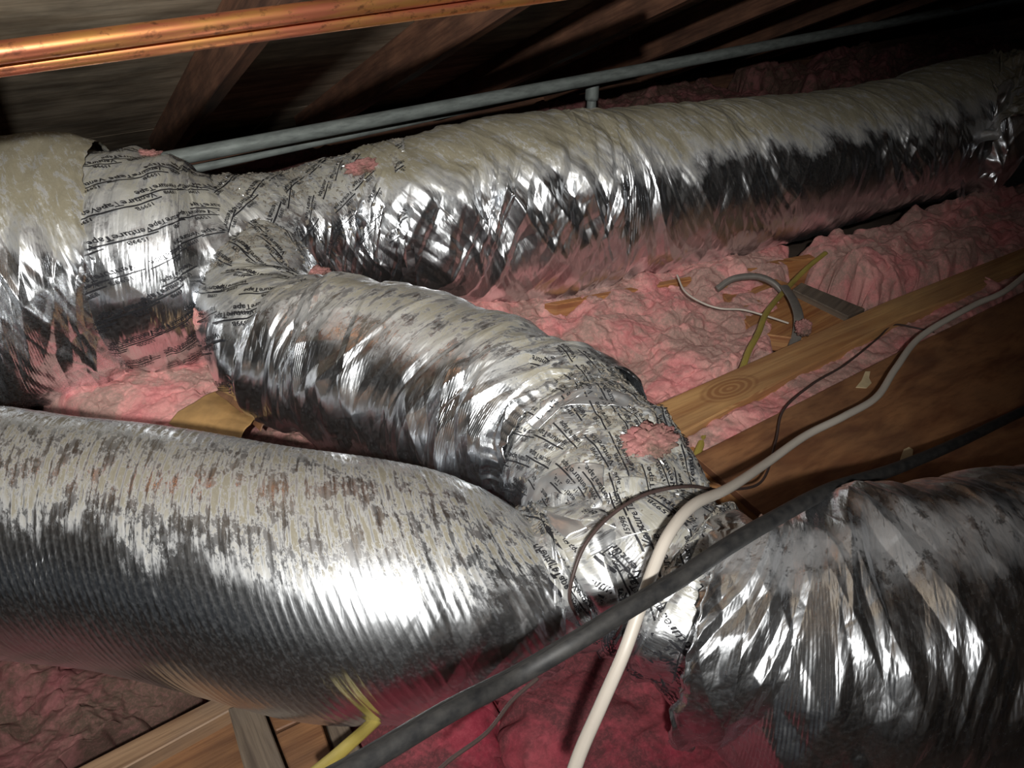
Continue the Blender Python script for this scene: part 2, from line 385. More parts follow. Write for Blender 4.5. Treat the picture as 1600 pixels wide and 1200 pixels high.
# fasteners through the deck
def nail(p, d, ln, r=.0016, label=''):
    p = Vector(p); d = Vector(d).normalized()
    q = cable('nail', [p, p + d * ln * .5, p + d * ln], r, M['galv'], n=4, k=6); reloc(q, p)
    tag(q, label, 'nail', 'nails poking through the roof deck'); return q
for (x, y, ln), lb in zip(((917, 55, .05), (935, 62, .06), (968, 20, .07), (987, 25, .09), (985, 55, .03)),
        ('leftmost', 'second from the left', 'upper middle', 'longest and highest', 'shortest rightmost')):
    d = FW + (x - 800) / F * RT + (600 - y) / F * UP; t = (Z0 - CAM[2]) / (d[2] + SL * d[1]); p = CAM + t * d
    nail(p, (0, 0, -1), ln, label=lb + ' of the thin nails poking through the deck above the grey pipe')

# ------------------------------------------------------------------ pipes
def pipe(name, a, b, r, m, label, ext=.25, cat='pipe', group=None):
    a = np.array(a); b = np.array(b); a2 = a - (b - a) * ext; b2 = b + (b - a) * ext
    q = cable(name, [a2, (a2 + b2) / 2, b2], r, m, n=40, k=28); reloc(q, a2); tag(q, label, cat, group); return q
def lin(p1, d1, p2, d2): return W(*p1, d1), W(*p2, d2)
a, b = lin((0, 82), 1.10, (560, 8), 1.33)
c1 = pipe('copper_pipe', a, b, .0152, M['copper'], 'orange copper pipe, upper and brighter of the pair crossing the top left', 1.2)
a, b = lin((0, 106), 1.13, (560, 32), 1.36)
c2 = pipe('copper_pipe', a, b, .0125, M['copper'], 'darker copper pipe, lower of the pair crossing the top left', 1.2)
a, b = lin((330, 236), 2.45, (1250, 62), 3.75)
g1 = pipe('steel_pipe', a, b, .0235, M['galv'], 'galvanised grey steel pipe, thicker one running behind the far duct', .9)
a, b = lin((350, 254), 2.55, (800, 156), 3.15)
g2 = pipe('steel_pipe', a, b, .0135, M['galv'], 'thin grey steel pipe just below the thicker one', .5)
# riser under the thick pipe
pt = W(926, 128, 3.28)
q = cable('steel_riser', [pt + np.array([0, 0, .0]), pt - np.array([0, 0, .2]), pt - np.array([0, 0, .5])], .02, M['galv'], n=20, k=20)
fit = cable('pipe_tee', [pt + np.array([0, 0, .02]), pt - np.array([0, 0, .03]), pt - np.array([0, 0, .07])], .028, M['galv'], n=8, k=20)
reloc(q, pt - np.array([0, 0, .5])); fit.parent = q; fit.location = Vector((0, 0, 0)); fit.data.transform(Matrix.Translation(-Vector(q.location)))
tag(q, 'short vertical grey riser with a tee meeting the thick steel pipe', 'pipe')

# ------------------------------------------------------------------ ducts
def wrinkle(seed, amp=1.0, lam=.06, elong=4.5, slant=.5, facet=1.0, rib=0.0, riblam=.0135, ends=(1, 1), env=None):
    def f(S, TH, R, Lt):
        X = S + 0.0; Y = TH * R
        wx = .05 * vn(X / .18, Y / .25, seed + 1); wy = .06 * vn(X / .2 + 9, Y / .2, seed + 2)
        x = X + slant * (Y + wy) + wx; y = Y + wy
        e = .45 + .75 * sstep(-.5, .6, vn(X / .22 + 3, Y / .3, seed + 3))
        if ends[0]: e = e + ends[0] * 1.0 * np.exp(-X / .10)
        if ends[1]: e = e + ends[1] * 1.0 * np.exp(-(Lt - X) / .10)
        if env is not None: e = e * env(X, TH, Lt)
        d = facet * .0085 * tri(x / lam, y / (lam * elong), seed + 5)
        d += facet * .0048 * tri((X - .7 * slant * Y) / (lam * .55), y / (lam * .55 * elong * 1.4), seed + 6)
        d += facet * .0016 * tri(x / (lam * .26) + wy * 30, y / (lam * .26 * elong * 1.6), seed + 7)
        r1 = ridge(x / (lam * 1.6), Y / (lam * 6), seed + 8)
        d += .0075 * np.clip(r1 - .55, 0, 1)
        r2 = ridge((X - slant * Y) / (lam * .9) + 5, Y / (lam * 5), seed + 9)
        d += .0045 * np.clip(r2 - .45, 0, 1)
        d += facet * .0065 * tri(X / (lam * 1.5) + wx * 8 + 4, (Y + .3 * X) / (lam * 2.6), seed + 15) + facet * .0025 * tri(X / (lam * .6) + wx * 12, Y / (lam * 1.1), seed + 16)
        d = d * e * amp
        d += .008 * fbm(X / .3, Y / .35, seed + 11, 2)
        if rib: d += rib * (.5 + .5 * np.cos(2 * PI * (X + slant * Y + .002 * np.sin(TH * 3)) / riblam)) ** 2 * (0.6 + .4 * vn(X / .05, Y / .1, seed + 12))
        return d
    f.shear = slant * .8
    return f
def ragged(seed, a=.012, where=1):
    def f(S, TH, R, Lt):
        e = np.exp(-(Lt - S) / .03) if where == 1 else np.exp(-S / .03)
        if where == 2: e = np.exp(-(Lt - S) / .03) + np.exp(-S / .03)
        return a * e * (tri(TH * 5, TH * 0, seed) + .6 * tri(TH * 13, TH * 0 + 3, seed + 1))
    return f
def cp(lst):
    out = []
    for x, y, r, z in lst:
        dpt = depth_at(x, y, z); p = CAM + dpt * (FW + (x - 800) / F * RT + (600 - y) / F * UP)
        out.append([*p, r * dpt / F])
    return out

def duct(ctrl, nL, nA, w, m, label, ends=None, name='flexible_duct'):
    t = make_tube(cp(ctrl), nL, nA, w, end_s=ends)
    o = empty(name, t.V[0].mean(0) * np.array([1, 1, 0]) + np.array([0, 0, t.V[..., 2].min()])); tag(o, label, 'duct')
    j = tube_obj('foil_jacket', t, m, None, getattr(w, 'shear', 0)); p = o.location.copy(); j.data.transform(Matrix.Translation(-p)); j.parent = o
    return o, t, j

# far left duct: big, sagging, heavily wrinkled
dl, tl, _ = duct([(-560, 540, 262, .27), (-300, 480, 236, .27), (-120, 448, 218, .26), (30, 430, 207, .25), (120, 418, 196, .25), (172, 412, 183, .25), (190, 410, 175, .25)], 900, 620,
                 wrinkle(11, 1.5, .07, 4.2, -.28, env=lambda X, T, Lt: .3 + .8 * sstep(.14, .36, np.abs(T) / PI)), M['foil_main'], 'fat dusty silver flexible duct entering at the left edge behind the nearer duct', ragged(3, .005, 1))
# tape wrapped collar + wye body
wy = empty('duct_wye', Z(450, 480, 0)); tag(wy, 'upper taped foil duct wye joining the three far ducts', 'duct fitting')
def part_tube(name, ctrl, nL, nA, w, m, root, ends=None):
    t = make_tube(cp(ctrl), nL, nA, w, end_s=ends); j = tube_obj(name, t, m, None, getattr(w, 'shear', 0))
    j.data.transform(Matrix.Translation(-root.location)); j.parent = root; return t, j
t_col, j_col = part_tube('tape_sleeve', [(165, 412, 172, .25), (240, 412, 170, .25), (310, 412, 154, .24), (350, 408, 128, .24), (364, 406, 112, .24)], 480, 560, wrinkle(23, .8, .05, 6, .12, ends=(0, .3)), M['tape'], wy, ragged(5, .006, 1))
t_wye, j_wye = part_tube('wye_body', [(335, 408, 126, .24), (400, 392, 118, .24), (470, 372, 102, .24), (540, 356, 104, .24), (610, 346, 116, .24), (640, 344, 121, .24)], 480, 460, wrinkle(29, 1.1, .05, 3, -.4, ends=(0, 0)), M['tape'], wy)
t_brs, j_brs = part_tube('tape_sleeve', [(418, 400, 70, .26), (410, 450, 88, .24), (408, 500, 98, .21), (440, 540, 108, .20), (500, 560, 118, .2)], 380, 460, wrinkle(31, .75, .05, 5, .2, ends=(0, .3)), M['tape'], wy)
# far right duct
dr, tr_, _ = duct([(560, 350, 104, .24), (640, 343, 121, .24), (720, 335, 136, .23), (810, 326, 143, .22), (920, 312, 136, .2), (1040, 294, 126, .2), (1180, 272, 116, .2), (1300, 250, 104, .2), (1400, 226, 100, .21), (1480, 205, 104, .23), (1540, 200, 106, .24), (1580, 212, 104, .22), (1610, 250, 96, .18)], 1500, 560,
                  wrinkle(41, 1.2, .055, 4.5, -.42, env=lambda X, T, Lt: np.where(X / Lt > .5, .7, 1.2) * (.5 + .6 * sstep(.1, .34, np.abs(T) / PI))), M['foil_far'], 'long dusty silver flexible duct running to the dark upper right corner', ragged(8, .012, 2))
# wrinkled collar at the far end
q = part_tube('end_collar', [(1520, 202, 108, .23), (1565, 206, 113, .23), (1598, 232, 112, .2), (1622, 275, 104, .17)], 200, 300, wrinkle(47, 1.5, .04, 1.5, .2), M['foil_far'], dr)
# middle branch
dm, tm, _ = duct([(412, 540, 84, .2), (440, 545, 104, .2), (470, 552, 122, .2), (545, 566, 134, .2), (620, 588, 142, .2), (700, 616, 146, .2), (790, 652, 147, .2), (860, 690, 141, .2), (895, 718, 131, .2)], 1100, 560,
                 wrinkle(53, 1.6, .09, 3.6, .3), M['foil_branch'], 'middle silver flexible duct curving from the upper wye down to the lower taped wye', ragged(13, .014, 2))
# lower wye
wl = empty('duct_wye', Z(960, 900, 0)); tag(wl, 'lower foil duct wye covered in printed tape where the near ducts meet', 'duct fitting')
t_lt, _ = part_tube('tape_sleeve', [(850, 655, 128, .22), (900, 710, 134, .21), (945, 768, 138, .21), (975, 820, 134, .21), (990, 870, 116, .2), (1000, 920, 92, .18)], 520, 560, wrinkle(61, 1.6, .06, 3, .5, ends=(0, 0)), M['tape_low'], wl, ragged(15, .008, 2))
t_ll, _ = part_tube('tape_sleeve', [(985, 800, 96, .24), (940, 850, 112, .22), (890, 890, 118, .19), (840, 908, 118, .18), (800, 915, 118, .17)], 380, 460, wrinkle(67, 1.8, .05, 5, .2, ends=(0, 0)), M['tape_low'], wl)
t_lr, _ = part_tube('tape_sleeve', [(930, 810, 96, .24), (985, 855, 118, .22), (1040, 905, 134, .19), (1100, 945, 140, .18), (1160, 975, 140, .17)], 380, 460, wrinkle(71, 1.8, .05, 5, -.2, ends=(0, 0)), M['tape_low'], wl)
# near left duct: taut, finely ribbed
def nenv(X, T, Lt): return .02 + .9 * sstep(.80, 1.0, X / Lt) + .75 * np.exp(-((X - .30 * Lt) / (.13 * Lt)) ** 2) * sstep(.15, .35, np.abs(T) / PI) 
dn, tn, _ = duct([(-420, 770, 176, .17), (-200, 795, 181, .17), (0, 823, 187, .17), (200, 850, 191, .17), (400, 893, 197, .17), (540, 914, 198, .17), (640, 924, 190, .17), (720, 930, 172, .17), (790, 932, 146, .17), (840, 930, 122, .17), (868, 928, 110, .17)], 1500, 600,
                 wrinkle(83, .95, .05, 5, -.52, rib=.0006, ends=(0, 0), env=nenv), M['foil_near'], 'nearest silver flexible duct with fine ribs across the lower left')
# near right duct
dg, tg, _ = duct([(1078, 968, 148, .18), (1100, 972, 166, .18), (1150, 990, 184, .18), (1220, 1005, 212, .18), (1300, 1008, 232, .18), (1420, 1002, 243, .18), (1560, 985, 244, .18), (1750, 960, 246, .18), (1950, 930, 246, .18)], 1300, 700,
                 wrinkle(97, 1.6, .048, 6, .22, ends=(.6, 0)), M['foil_right'], 'shiny crinkled flexible duct leaving through the lower right corner', ragged(21, .012, 0))

# ------------------------------------------------------------------ print on the tape: real letters lying on the foil
def glyph_mesh(txt, size):
    cu = bpy.data.curves.new('print', 'FONT'); cu.body = txt; cu.size = size; cu.resolution_u = 2; cu.offset = size * .022
    cu.align_x = 'CENTER'; cu.fill_mode = 'FRONT'
    o = bpy.data.objects.new('print', cu); dg_ = bpy.context.evaluated_depsgraph_get()
    me = bpy.data.meshes.new_from_object(o); n = len(me.vertices); co = np.zeros(n * 3); me.vertices.foreach_get('co', co)
    fs = [tuple(p.vertices) for p in me.polygons]; bpy.data.objects.remove(o); bpy.data.curves.remove(cu); bpy.data.meshes.remove(me)
    return co.reshape(-1, 3)[:, :2], fs
def bar(x0, x1, y0, y1, n=14):
    xs = np.linspace(x0, x1, n); v = np.array([[x, y] for x in xs for y in (y0, y1)])
    return v, [(2 * i, 2 * i + 2, 2 * i + 3, 2 * i + 1) for i in range(n - 1)]
SZ = .0150
gv1, gf1 = glyph_mesh('VentureTape', SZ); gv2, gf2 = glyph_mesh('1599B', SZ * .72)
gv1 = gv1 * np.array([.95, 1]); gv2 = gv2 + np.array([-.012, SZ * 1.22])
bv, bf = bar(-.044, .044, SZ * .86, SZ * 1.06)
BV = np.vstack([gv1, gv2, bv]); BF = gf1 + [tuple(i + len(gv1) for i in f) for f in gf2] + [tuple(i + len(gv1) + len(gv2) for i in f) for f in bf]
def lettering(t, root_part, spots, off=.0030, sc_=1.0):
    VV = []; FF = []; n = 0; R0 = float(np.mean(t.R)); ns, na = t.S.shape
    for s0, a0, ang in spots:
        ca, sa = math.cos(ang), math.sin(ang)
        x = sc_ * (BV[:, 0] * ca - BV[:, 1] * sa); y = sc_ * (BV[:, 0] * sa + BV[:, 1] * ca)
        s = s0 + x; th = a0 - y / R0
        i = np.clip(s / t.L * (ns - 1), 0, ns - 1.001); j = np.clip((th - t.th[0]) / (t.th[-1] - t.th[0]) * (na - 1), 0, na - 1.001)
        ok = (s > .002) & (s < t.L - .002)
        i0 = i.astype(int); j0 = j.astype(int); fi = (i - i0)[:, None]; fj = (j - j0)[:, None]
        def g(A): return (A[i0, j0] * (1 - fi) + A[i0 + 1, j0] * fi) * (1 - fj) + (A[i0, j0 + 1] * (1 - fi) + A[i0 + 1, j0 + 1] * fi) * fj
        P = g(t.V) + g(t.N) * off
        VV.append(P); FF += [tuple(k + n for k in f) for f in BF if all(ok[k] for k in f)]; n += len(P)
    me = bpy.data.meshes.new('printed_lettering'); V = np.vstack(VV)
    me.from_pydata([tuple(v) for v in V], [], FF); me.update()
    o = link('printed_lettering', me, M['ink']); o.data.transform(Matrix.Translation(-root_part.parent.location))
    o.parent = root_part; tag(o, 'black repeated tape print', kind='stuff'); return o
def rows(t, ang, ds, da, a0=-1.0, a1=2.4, seed=0, jit=.2):
    rnd = random.Random(seed); out = []; R0 = float(np.mean(t.R)); k = 0; a = a0
    while a < a1:
        s = (k % 2) * ds * .5 + .01
        while s < t.L:
            out.append((s, a + (s - t.L / 2) * math.tan(ang if abs(ang) < 1 else ang - math.copysign(PI, ang)) * -0 / R0 + rnd.uniform(-.1, .1) * da, ang + rnd.uniform(-jit, jit))); s += ds * rnd.uniform(.85, 1.15)
        a += da; k += 1
    return out
lettering(t_col, j_col, rows(t_col, PI + .5, .112, .15, -.9, 2.3, 1, .06))
lettering(t_wye, j_wye, rows(t_wye, PI + .7, .11, .26, -.8, 1.5, 2, .3))
lettering(t_brs, j_brs, rows(t_brs, PI + .75, .11, .26, -.9, 2.2, 3, .12))
wl_parts = [c for c in wl.children]
lettering(t_lt, wl_parts[0], rows(t_lt, PI + .15, .085, .19, -1.3, 1.9, 4, .25), sc_=.78)
lettering(t_ll, wl_parts[1], rows(t_ll, -PI / 2 - .2, .045, .5, -.9, 2.0, 5, .3), sc_=.9)
lettering(t_lr, wl_parts[2], rows(t_lr, PI - .45, .10, .22, -1.2, 2.0, 6, .3), sc_=.9)

# ------------------------------------------------------------------ insulation
def batt(quad, z0, h, m, label, seed=0, n=(260, 200), lump=.03, fine=.006, edge=.06, name='insulation_batt', wav=.03, tear=1.0, world=False):
    P = [np.array(Z(x, y, z0 + h * .6)) for x, y in quad]
    if world: P = [np.array([x, y, 0.0]) for x, y in quad]
    for p in P: p[2] = z0
    a = np.linspace(0, 1, n[0])[:, None]; b_ = np.linspace(0, 1, n[1])[None, :]
    G = (P[0][None, None] * (1 - a)[..., None] * (1 - b_)[..., None] + P[1][None, None] * a[..., None] * (1 - b_)[..., None] + P[2][None, None] * (a * b_)[..., None] + P[3][None, None] * (1 - a)[..., None] * b_[..., None])
    X = G[..., 0]; Y = G[..., 1]
    Lx = np.linalg.norm(P[1] - P[0]); Ly = np.linalg.norm(P[3] - P[0])
    d = np.minimum(np.minimum(a, 1 - a) * Lx + 0 * b_, np.minimum(b_, 1 - b_) * Ly + 0 * a)
    t = np.clip(d / edge, 0, 1); prof = np.sqrt(np.clip(1 - (1 - t) ** 2, 0, 1))
    wx = .04 * fbm(X / .12, Y / .12, seed + 20, 3); wy = .04 * fbm(X / .12 + 7, Y / .12, seed + 21, 3)
    hh = h + lump * 1.1 * fbm((X + wx) / .2, (Y + wy) / .15, seed, 3) + lump * .55 * (np.abs(vn((X + wx) / .10, (Y + wy) / .075, seed + 4)) - .35)
    hh = hh + tear * fine * 1.3 * np.abs(vn((X + wx * .6) / .035, (Y + wy * .6) / .028, seed + 6)) + tear * fine * .55 * fbm((X + wx * .5) / .012, (Y + wy * .5) / .012, seed + 9, 3)
    V = G.copy(); V[..., 2] = z0 + prof * np.maximum(hh, .01)
    V[..., 0] += wav * (1 - t) * fbm(X / .05, Y / .05, seed + 30, 3) + .008 * vn(X / .02, Y / .02, seed + 31)
    V[..., 1] += wav * (1 - t) * fbm(X / .05 + 50, Y / .05, seed + 32, 3) + .008 * vn(X / .02 + 9, Y / .02, seed + 33)
    # orientation
    c = np.cross(P[1] - P[0], P[3] - P[0])[2]
    me = grid_mesh(name, V, np.stack([X, Y], -1), flip=c < 0)
    o = link(name, me, m); reloc(o, (float(X.mean()), float(Y.mean()), z0)); tag(o, label, 'insulation', 'pink insulation batts between the joists'); return o
batt([(640, 440), (1240, 400), (1200, 590), (820, 760)], -.15, .145, M['pink'], 'lumpy pink insulation behind the middle duct, left of the pine board', 101, (420, 340), .05, .009)
batt([(1240, 400), (1800, 250), (1640, 420), (1360, 480)], -.15, .19, M['pink'], 'pink insulation mound along the far right duct, beyond the loose boards', 102, (320, 200), .05, .009)
batt([(1020, 720), (1560, 390), (1680, 440), (1130, 790)], -.15, .165, M['pink'], 'strip of pink insulation between the pine board and the plywood', 103, (320, 120), .02, .006)
batt([(60, 640), (330, 560), (430, 620), (230, 780)], -.15, .19, M['pink'], 'small pink insulation wedge between the left ducts', 104, (200, 180), .02, .008)
batt([(320, 700), (440, 640), (640, 780), (430, 860)], -.15, .16, M['pink_dusty'], 'pink insulation under the middle duct beside the brown paper', 105, (160, 160), .02, .008)
batt([(-250, 960), (420, 1000), (150, 1190), (-500, 1700)], -.15, .115, M['pink_dirty_dim'], 'rumpled dusty pink insulation in the bottom left corner', 106, (300, 300), .045, .009)
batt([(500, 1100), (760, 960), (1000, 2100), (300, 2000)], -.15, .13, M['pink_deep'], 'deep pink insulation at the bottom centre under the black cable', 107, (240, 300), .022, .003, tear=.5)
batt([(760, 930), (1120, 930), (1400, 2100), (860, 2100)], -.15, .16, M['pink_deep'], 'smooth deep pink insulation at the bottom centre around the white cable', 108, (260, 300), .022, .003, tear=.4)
batt([(1020, 960), (1900, 880), (2300, 2000), (1060, 2000)], -.15, .11, M['pink_dusty'], 'pink insulation below the lower right duct', 109, (240, 240), .03, .006)
batt([(-200, 520), (130, 560), (330, 700), (-250, 760)], -.15, .11, M['pink_dirty_dim'], 'pink insulation in the gap beneath the fat left duct', 110, (200, 160), .03, .008)
batt([(.1, 2.42), (1.75, 2.2), (1.75, 3.5), (.1, 3.5)], -.15, .12, M['pink_dirty_dim'], 'dim pink insulation behind the far duct below the grey pipes', 111, (300, 200), .05, .01, world=True)
batt([(1.8, 2.25), (3.5, 2.05), (3.5, 3.5), (1.8, 3.5)], -.15, .15, M['pink_dirty_dim'], 'dark pink insulation near the eave behind the far duct', 112, (300, 240), .06, .012, world=True)
batt([(3.55, 2.0), (5.6, 1.6), (5.6, 3.4), (3.55, 3.4)], -.15, .19, M['pink_dirty_dim'], 'insulation pile in the dark far right corner', 113, (300, 240), .09, .012, world=True)
batt([(560, 700), (900, 700), (1080, 860), (620, 900)], -.15, .10, M['pink_dusty'], 'insulation beneath the lower taped wye', 114, (160, 160), .03, .008)

# ------------------------------------------------------------------ timber
JZ = 0.0
def tagw(o, label, cat='timber', group=None): 
    reloc(o, (np.mean([v.co for v in o.data.vertices], axis=0))); tag(o, label, cat, group); return o
pb = board_px('pine_board', [(1000, 642), (1385, 470), (1640, 370), (1700, 385), (1400, 500), (1052, 684)], .035, .038, M['pine'], bev=.004, grain=_g)
tagw(pb, 'yellow pine board with an oval knot, lying diagonally over the pink insulation', 'board')
ply = board_px('plywood_sheet', [(1085, 712), (1392, 556), (1760, 378), (2200, 560), (1500, 1010), (1196, 806)], .03, .018, M['ply'], bev=.001, grain=Z(1600, 450, 0) - Z(1085, 712, 0))
p0 = ply.data.vertices[0].co.copy()
tagw(ply, 'brown plywood sheet laid over the joists at the right', 'plywood')
def blob(name, pts, z, th, m, parent):
    q = board_px(name, pts, z, th, m, None, bev=.0006); q.data.transform(Matrix.Translation(-parent.location)); q.parent = parent; return q
blob('glue_spot', [(1352, 580), (1360, 580), (1358, 590), (1362, 598), (1354, 606), (1337, 605), (1346, 594)], .0315, .0022, M['glue'], ply)
blob('glue_spot', [(1412, 702), (1420, 698), (1427, 702), (1426, 712), (1416, 716), (1406, 719)], .0315, .0022, M['glue'], ply)
j = board_px('ceiling_joist', [(1075, 700), (1098, 690), (1320, 880), (1290, 900)], .008, .14, M['pine_orange'], bev=.002); tagw(j, 'joist end showing at the lower left corner of the plywood', 'joist')
j = board_px('ceiling_joist', [(1080, 740), (1092, 728), (1330, 800), (1310, 830)], -.0, .12, M['pine_orange'], bev=.002)
tagw(j, 'orange joist peeking out beneath the plywood beside the lower wye', 'joist')
# pieces at upper right
j = board_px('wood_block', [(1120, 452), (1180, 425), (1350, 480), (1290, 535), (1180, 520)], -.015, .05, M['pine_orange'], bev=.003); tagw(j, 'orange wood block under the yellow cable beyond the pine board', 'wood block')
j = board_px('grey_batten', [(1238, 452), (1252, 441), (1352, 482), (1325, 494)], .004, .03, M['grey_wood'], bev=.002); tagw(j, 'grey batten lying beyond the yellow cable', 'batten')
j = board_px('ceiling_joist', [(850, 474), (870, 476), (1330, 392), (1310, 388)], -.005, .13, M['pine_orange'], bev=.002); tagw(j, 'orange joist edge showing along the bottom of the far right duct', 'joist')
# bottom left framing
j = board_px('ceiling_joist', [(70, 1225), (345, 1085), (470, 1040), (520, 1052), (392, 1092), (130, 1235)], -.0, .14, M['pine_old_dim'], bev=.002, grain=Z(380, 1085, 0) - Z(100, 1225, 0)); tagw(j, 'pale pine joist running under the nearest duct at bottom left', 'joist')
j = board_px('joist_sister', [(128, 1240), (388, 1095), (560, 1040), (700, 1240)], -.03, .11, M['brown_wood'], bev=.002, grain=Z(380, 1085, 0) - Z(100, 1225, 0)); tagw(j, 'brown wide board beside the pale joist at bottom left', 'board')
j = board_px('cross_board', [(356, 1106), (405, 1094), (452, 1215), (385, 1215)], .004, .03, M['grey_wood'], bev=.002, grain=Z(420, 1200, 0) - Z(380, 1100, 0)); tagw(j, 'weathered grey cross board at bottom left', 'board')
j = board_px('wood_block', [(410, 1092), (500, 1085), (490, 1115), (430, 1142)], .0, .03, M['brown_wood'], bev=.002); tagw(j, 'upper sawn wood block beside the grey cross board', 'wood block')
j = board_px('wood_block', [(431, 1146), (497, 1114), (530, 1215), (458, 1215)], .0, .03, M['brown_wood'], bev=.002); tagw(j, 'lower sawn wood block beside the grey cross board', 'wood block')
j = board_px('cross_board', [(502, 1105), (530, 1100), (585, 1215), (538, 1215)], .006, .04, M['grey_wood'], bev=.002, grain=Z(560, 1200, 0) - Z(515, 1100, 0)); tagw(j, 'dark narrow cross board beside the yellow cable at bottom', 'board')

# kraft paper facing
def sheet(name, quad, z, m, seed, lift, nn=(60, 50)):
    P = [Z(x, y, z) for x, y in quad]; a = np.linspace(0, 1, nn[0])[:, None, None]; b_ = np.linspace(0, 1, nn[1])[None, :, None]
    G = P[0] * (1 - a) * (1 - b_) + P[1] * a * (1 - b_) + P[2] * a * b_ + P[3] * (1 - a) * b_
    A = a[..., 0] + 0 * b_[..., 0]; Bq = b_[..., 0] + 0 * A
    G = G.copy(); G[..., 2] += lift * np.sin(PI * A) * (.3 + .7 * Bq) + .008 * tri(A * 2.2, Bq * 1.6, seed) + .001 * tri(A * 7, Bq * 5, seed + 1)
    G[..., 0] += .006 * tri(A * 3, Bq * 3, seed + 2); G[..., 1] += .006 * tri(A * 3, Bq * 3, seed + 3)
    me = grid_mesh(name, G, np.stack([A * .15, Bq * .15], -1)); o = link(name, me, m)
    md = o.modifiers.new('solid', 'SOLIDIFY'); md.thickness = .0012; return o
k1 = sheet('kraft_paper', [(262, 662), (345, 612), (418, 655), (372, 705)], .06, M['kraft'], 5, .03); tagw(k1, 'creased brown kraft paper facing between the left ducts', 'paper')

k2 = sheet('paper_fold', [(338, 612), (352, 606), (436, 652), (405, 672)], .075, M['brown_wood'], 9, .02); k2.data.transform(Matrix.Translation(-k1.location)); k2.parent = k1
# ------------------------------------------------------------------ cables
def pxcable(name, pts, r, m, label, cat='cable', n=220, k=14, flat=1.0):
    P = [W(*p) for p in pts]; o = cable(name, P, r, m, n=n, k=k, flat=flat); reloc(o, P[0]); tag(o, label, cat); return o
pxcable('black_cable', [(430, 1265, .60), (560, 1195, .66), (700, 1112, .73), (800, 1060, .80), (900, 1002, .82), (980, 952, .85), (1060, 905, .89), (1130, 858, .93), (1200, 816, 1.0), (1300, 764, 1.16), (1400, 732, 1.36), (1500, 690, 1.58), (1600, 642, 1.80), (1700, 600, 1.95)], .0105, M['black_cable'], 'thick black cable crossing over the lower wye from bottom to right', n=400)
pxcable('white_cable', [(880, 1260, .82), (905, 1180, .86), (940, 1100, .90), (975, 1020, .93), (1000, 950, .94), (1022, 885, .96), (1048, 830, .99), (1085, 788, 1.06), (1140, 762, 1.20), (1200, 722, 1.40), (1260, 680, 1.56), (1320, 650, 1.66), (1370, 620, 1.76), (1400, 575, 1.88), (1440, 525, 2.02), (1520, 478, 2.12), (1570, 455, 2.16), (1620, 415, 2.24)], .0078, M['white_cable'], 'white cable winding over the plywood and down past the lower wye', n=400)
pxcable('brown_wire', [(900, 960, 1.06), (890, 935, 1.03), (895, 900, 1.02), (915, 850, 1.03), (955, 805, 1.06), (1010, 772, 1.10), (1075, 760, 1.16), (1130, 765, 1.28), (1190, 752, 1.50), (1212, 690, 1.70), (1225, 640, 1.80), (1270, 600, 1.90), (1320, 570, 2.0), (1370, 530, 2.12), (1395, 508, 2.18), (1430, 512, 2.18), (1460, 520, 2.16)], .0026, M['brown_wire'], 'thin dark wire looping over the lower wye and along the plywood edge', n=400, k=8)
pxcable('thin_black_wire', [(660, 1230, .86), (700, 1190, .89), (760, 1145, .93), (800, 1095, .97), (840, 1060, 1.0)], .0026, M['brown_wire'], 'thin dark wire emerging below the black cable at bottom centre', k=8)
pxcable('yellow_cable', [(470, 1225, .98), (520, 1185, 1.02), (560, 1150, 1.06), (602, 1114, 1.14), (640, 1096, 1.30)], .0062, M['yellow_cable'], 'yellow cable stub at the bottom left under the nearest duct', flat=1.5)
pxcable('yellow_cable', [(1290, 395, 2.55), (1262, 418, 2.5), (1235, 445, 2.42), (1200, 485, 2.24), (1185, 520, 2.14), (1170, 548, 2.06), (1160, 575, 2.0), (1152, 590, 1.98), (1146, 605, 2.02)], .0055, M['yellow_cable'], 'yellow cable passing under the pine board beyond it', flat=1.5)
pxcable('yellow_cable', [(1116, 655, 1.84), (1103, 676, 1.79), (1092, 702, 1.74), (1080, 732, 1.70)], .0055, M['yellow_cable'], 'short yellow cable length between the pine board end and the plywood corner', flat=1.5)
pxcable('thin_white_wire', [(1058, 430, 2.36), (1070, 455, 2.3), (1095, 472, 2.26), (1125, 482, 2.24), (1160, 484, 2.24), (1195, 493, 2.22), (1232, 505, 2.22)], .0028, M['white_cable'], 'thin white wire lying on the pink insulation below the far duct', k=8)
pxcable('metal_strap', [(1225, 447, 2.36), (1240, 470, 2.28), (1248, 495, 2.22), (1246, 520, 2.2), (1238, 545, 2.18)], .004, M['grey_strap'], 'bent dark strap curving down to the pine board', 'strap', flat=3.5)
pxcable('grey_hose', [(1120, 452, 2.38), (1145, 436, 2.38), (1180, 432, 2.38), (1205, 440, 2.38), (1222, 455, 2.38)], .010, M['grey_strap'], 'curved grey hose above the orange wood block', 'hose')

